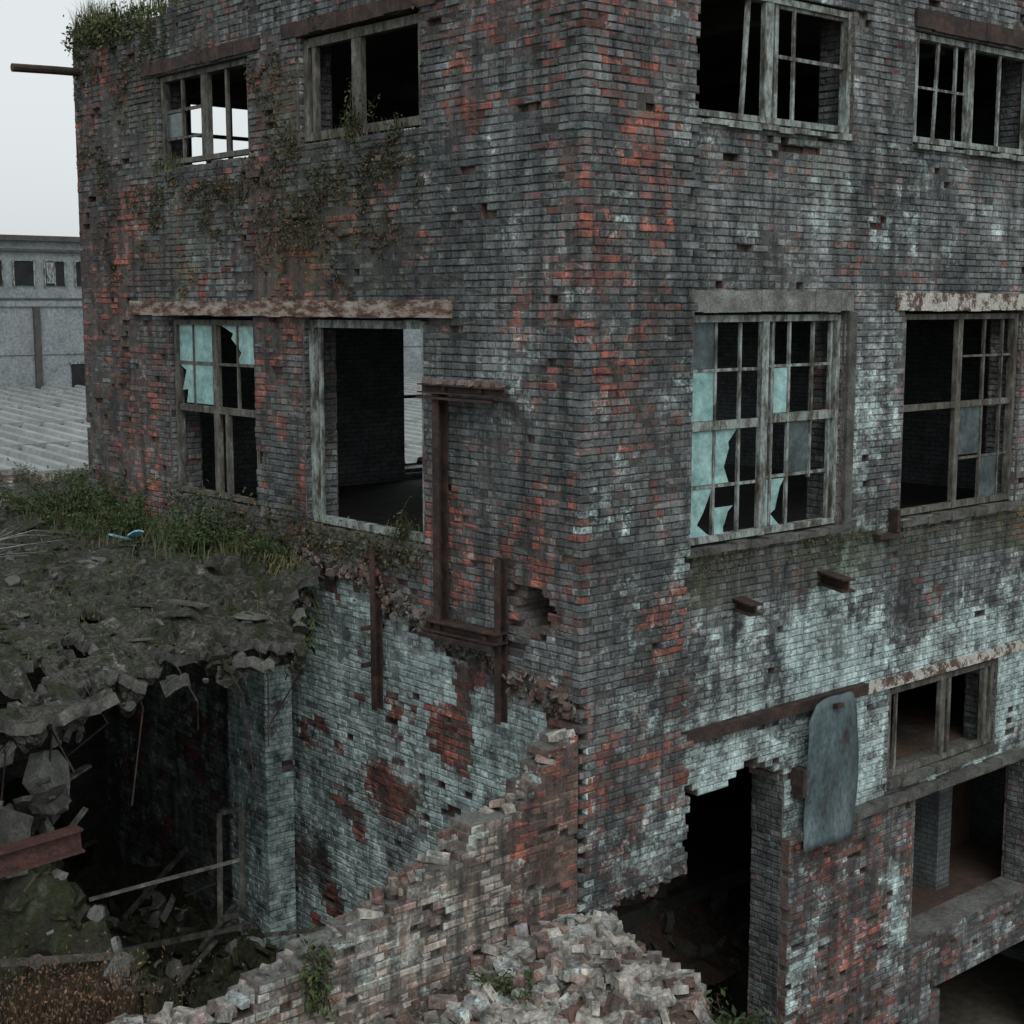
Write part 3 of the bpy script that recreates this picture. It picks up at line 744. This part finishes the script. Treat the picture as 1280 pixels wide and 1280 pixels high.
# ------------------------------------------------------------ plants
def leafcloud(name,gens,mat,size,par=None):
    mb=MB()
    for (x,y,z) in gens:
        s=size*U(.5,1.4); R=rot(U(-1.2,1.2),U(-1.2,1.2),U(0,6.28))
        c=Vector((x,y,z)); q=[(-.5,0,0),(0,-.32,.1),(.6,0,0),(0,.32,.1)]
        g=cl(random.gauss(.45,.3));br=1.0 if RND()<.16 else cl(random.gauss(.12,.15))
        mb.add([tuple(c+(R@Vector(v))*s) for v in q],[(0,1,2),(0,2,3)],0,(0,0,0,1),(g,br,0,1))
    return mb.obj(name,[mat],par)
def grass(name,roots,hgt,mat,par=None,hang=0,dry=.25,lean=.35,wd=.007):
    mb=MB()
    for (x,y,z) in roots:
        h=hgt*U(.4,1.25);a=U(0,6.28);l=lean*U(.2,1.6);w=wd*U(.7,1.4)
        dx,dy=math.cos(a),math.sin(a);px,py=-dy*w,dx*w
        P=[]
        for t in (0,.4,.75,1.0):
            r=l*h*t*t; zz=z+h*(t-(.5+hang)*t*t*l*1.2)
            ww=1-t*.9
            P.append((x+dx*r-px*ww,y+dy*r-py*ww,zz));P.append((x+dx*r+px*ww,y+dy*r+py*ww,zz))
        g=cl(random.gauss(.5,.3));d=1.0 if RND()<dry else cl(random.gauss(.1,.12))
        mb.add(P,[(0,1,3,2),(2,3,5,4),(4,5,7,6)],0,(0,0,0,1),(g,d,0,1))
    return mb.obj(name,[mat],par)
def gauss_pts(n,c,r):
    return [(c[0]+random.gauss(0,r[0]),min(9.85,c[1]+random.gauss(0,r[1])),c[2]+random.gauss(0,r[2])) for _ in range(n)]
pts=[]
while len(pts)<9500:
    s=U(2.2,9.9);z=U(9.95,13.6)
    d=.28*blob(s,z,4.3,10.9,1.6,.9)+.24*blob(s,z,5.05,12.2,.6,1.0)+.34*blob(s,z,8.4,13.1,1.6,.4)+.25*blob(s,z,6.9,11.2,1.5,.55)+.18*blob(s,z,3.3,11.3,1.3,.35)+.12*blob(s,z,9.3,11.8,.6,1.5)
    d+=.45*fb(s*1.6,z*1.8,44)+.30*nz(s*9,z*9,4)
    if d<.20 or RND()>(d-.16)*1.0: continue
    if any(a<s<b and c<z<e for (a,b,c,e) in opL): continue
    pts.append((-abs(random.gauss(0,.014)),s,z))
leafcloud('climbing_ivy',pts,M_IVY,.034)
pts=[(-abs(random.gauss(0,.03)),U(2.3,4.6),7.42+random.gauss(0,.10)) for _ in range(900)]+[(-abs(random.gauss(0,.05)),U(4.4,7.6),7.5+random.gauss(0,.14)) for _ in range(900)]
leafcloud('climbing_ivy',pts,M_IVY,.045)
pts=[(U(1.5,5.0),.08-abs(random.gauss(0,.02)),7.56-abs(random.gauss(0,.14))) for _ in range(1100)]+[(U(5,8),.08-abs(random.gauss(0,.02)),7.50-abs(random.gauss(0,.10))) for _ in range(500)]
leafcloud('moss',[p for p in pts if nz(p[0]*3,p[2]*5)>-.1],M_IVY,.028)
def shrub(name,c,n,r,size,stems=8,mat=None):
    mb=MB(); tips=[]
    for _ in range(stems*4):
        t=Vector((c[0]+random.gauss(0,r[0]*.8),c[1]+random.gauss(0,r[1]*.8),c[2]+abs(random.gauss(.6,.35))*r[2]*1.5)); tips.append(t)
        m=(Vector(c)+t)/2+Vector((U(-.08,.08),U(-.08,.08),U(0,.1)))
        tube(mb,[tuple(Vector(c)+Vector((U(-.1,.1),U(-.1,.1),0))),tuple(m),tuple(t)],[.008,.005,.002],4)
    for _ in range(n):
        t=random.choice(tips); f=U(.45,1.05); p=Vector(c).lerp(t,f)+Vector((random.gauss(0,.05),random.gauss(0,.05),random.gauss(0,.04)))
        s=size*U(.5,1.4);R=rot(U(-1.1,1.1),U(-1.1,1.1),U(0,6.28)); q=[(-.5,0,0),(0,-.22,.08),(.6,0,0),(0,.22,.08)]
        mb.add([tuple(p+(R@Vector(v))*s) for v in q],[(0,1,2),(0,2,3)],1,(0,0,0,1),(cl(random.gauss(.45,.3)),cl(random.gauss(.05,.12)),0,1))
    return mb.obj(name,[M_DRY,mat or M_LEAF])
shrub('shrub',(-.7,9.4,7.1),4200,(.6,.5,.42),.05,12)
shrub('shrub',(-.5,8.4,7.1),3600,(.35,.6,.42),.05,10)
shrub('shrub',(-.75,7.4,7.1),3200,(.50,.5,.32),.05,10)
shrub('shrub',(-.5,5.9,7.1),3400,(.32,.55,.36),.05,9)
shrub('shrub',(-.8,4.0,6.25),1500,(.26,.30,.26),.11,7)
shrub('shrub',(-.2,5.0,7.05),1500,(.2,.4,.26),.045,6)
rg=[]
for _ in range(2600):
    x=-abs(random.gauss(.2,.5))-.03;y=U(4.9,10.4)
    if y<edgey(x): continue
    rg.append((x,y,slabz(x,y)-.02))
grass('wild_grass',rg,.28,M_GRASS,dry=.2)
rg=[]
for _ in range(5000):
    x=U(-7,-.2);y=edgey(x)+.5+abs(random.gauss(0,2.6))
    if fb(x*1.2,y*1.2,61)<.12: continue
    rg.append((x,y,slabz(x,y)-.02))
grass('wild_grass',rg,.08,M_GRASS,dry=.12)
grass('wild_grass',[(-U(.02,.4),U(4.4,5.9),U(6.95,7.2)) for _ in range(1400)],.42,M_GRASS,hang=1.4,dry=.5,lean=1.3)
grass('parapet_grass',[(U(-.02,.4),U(6.6,9.9),13.52+.1*RND()) for _ in range(900)],.28,M_GRASS,dry=.2)
grass('parapet_grass',[(U(-.05,.35),random.gauss(9.45,.18),13.5) for _ in range(480)],.50,M_GRASS,dry=.15)
leafcloud('parapet_grass',gauss_pts(1500,(-.03,8.7,13.5),(.07,.8,.12)),M_LEAF,.05)
grass('sill_weeds',[(U(.02,.2),U(2.9,4.2),11.68) for _ in range(160)],.22,M_GRASS,dry=.2)
shrub('sill_weeds',(.03,3.45,11.65),420,(.05,.16,.42),.04,4)
shrub('sill_weeds',(.02,2.75,11.6),160,(.05,.16,.14),.04,3)
grass('sill_weeds',[(U(-.02,.2),random.gauss(7.45,.15),11.62) for _ in range(200)],.24,M_GRASS,dry=.15)
grass('sill_weeds',[(U(.0,.2),random.gauss(2.75,.15),7.5) for _ in range(120)],.28,M_GRASS,dry=.2)
shrub('sill_weeds',(.03,2.7,7.5),220,(.05,.1,.3),.04,4)
shrub('weed_plant',(-2.95,-.1,4.45),320,(.10,.10,.36),.065,4)
shrub('weed_plant',(.25,-1.6,3.7),460,(.28,.28,.16),.08,6)
grass('wild_grass',[(random.gauss(-2.6,.5),U(-1.5,-.1),4.0) for _ in range(600)],.24,M_GRASS,dry=.3)
shrub('weed_plant',(-1.35,-.5,4.25),260,(.2,.2,.05),.06,4)
def brush(name,c,n,r,h):
    mb=MB()
    for _ in range(n):
        x=c[0]+random.gauss(0,r);y=c[1]+random.gauss(0,r);a=U(0,6.28);l=U(.1,.5)*h
        pts=[(x,y,c[2])]; 
        for t in (1,2,3): pts.append((x+math.cos(a)*l*t/3+U(-.03,.03),y+math.sin(a)*l*t/3+U(-.03,.03),c[2]+h*U(.7,1)*t/3))
        tube(mb,pts,[.006,.004,.003,.002],3,0)
    for _ in range(n*5):
        x=c[0]+random.gauss(0,r*1.1);y=c[1]+random.gauss(0,r*1.1);z=c[2]+h*U(.3,1.05);s=.03*U(.5,1.4);R=rot(U(-2,2),U(-2,2),U(0,6))
        mb.add([tuple(Vector((x,y,z))+(R@Vector(v))*s) for v in ((-.5,0,0),(0,-.3,.1),(.6,0,0),(0,.3,.1))],[(0,1,2),(0,2,3)],0,(0,0,0,1),(cl(random.gauss(.5,.3)),cl(random.gauss(.3,.3)),0,1))
    return mb.obj(name,[M_DRY])
brush('dead_brush',(-4.55,.9,4.1),380,.30,.75)
brush('dead_brush',(-5.3,1.3,4.2),200,.35,.6)
brush('dead_brush',(-3.9,1.0,3.6),160,.3,.5)

# ------------------------------------------------------------ world, sun, camera
w=bpy.data.worlds.new('World'); scene.world=w; w.use_nodes=True; t=w.node_tree
bg=t.nodes['Background']; sky=t.nodes.new('ShaderNodeTexSky'); sky.sky_type='NISHITA'; sky.sun_disc=False
sky.sun_elevation=math.radians(48); sky.sun_rotation=math.radians(212); sky.dust_density=3
hs=t.nodes.new('ShaderNodeHueSaturation'); hs.inputs['Saturation'].default_value=.12
mx=t.nodes.new('ShaderNodeMix'); mx.data_type='RGBA'; mx.inputs[0].default_value=.65; mx.inputs[7].default_value=(6.7,7.2,7.35,1)
t.links.new(sky.outputs[0],hs.inputs['Color']); t.links.new(hs.outputs[0],mx.inputs[6]); t.links.new(mx.outputs[2],bg.inputs[0]); bg.inputs[1].default_value=.128
sd=bpy.data.lights.new('sun','SUN'); sd.energy=.8; sd.angle=math.radians(30); sd.color=(1,.99,.97)
so=bpy.data.objects.new('sun',sd); scene.collection.objects.link(so)
dirv=Vector((.45,.71,-.93)); so.rotation_euler=dirv.to_track_quat('-Z','Y').to_euler()
cd=bpy.data.cameras.new('camera'); cd.lens=52.4; cd.sensor_width=36; cd.clip_end=1500; cd.clip_start=.1
co=bpy.data.objects.new('camera',cd); scene.collection.objects.link(co)
co.location=(-9.131,-9.533,10.0); co.rotation_euler=(math.radians(90-7.93),0,math.radians(-41.08))
scene.camera=co
scene.view_settings.view_transform='Standard'; scene.view_settings.look='None'; scene.view_settings.exposure=0
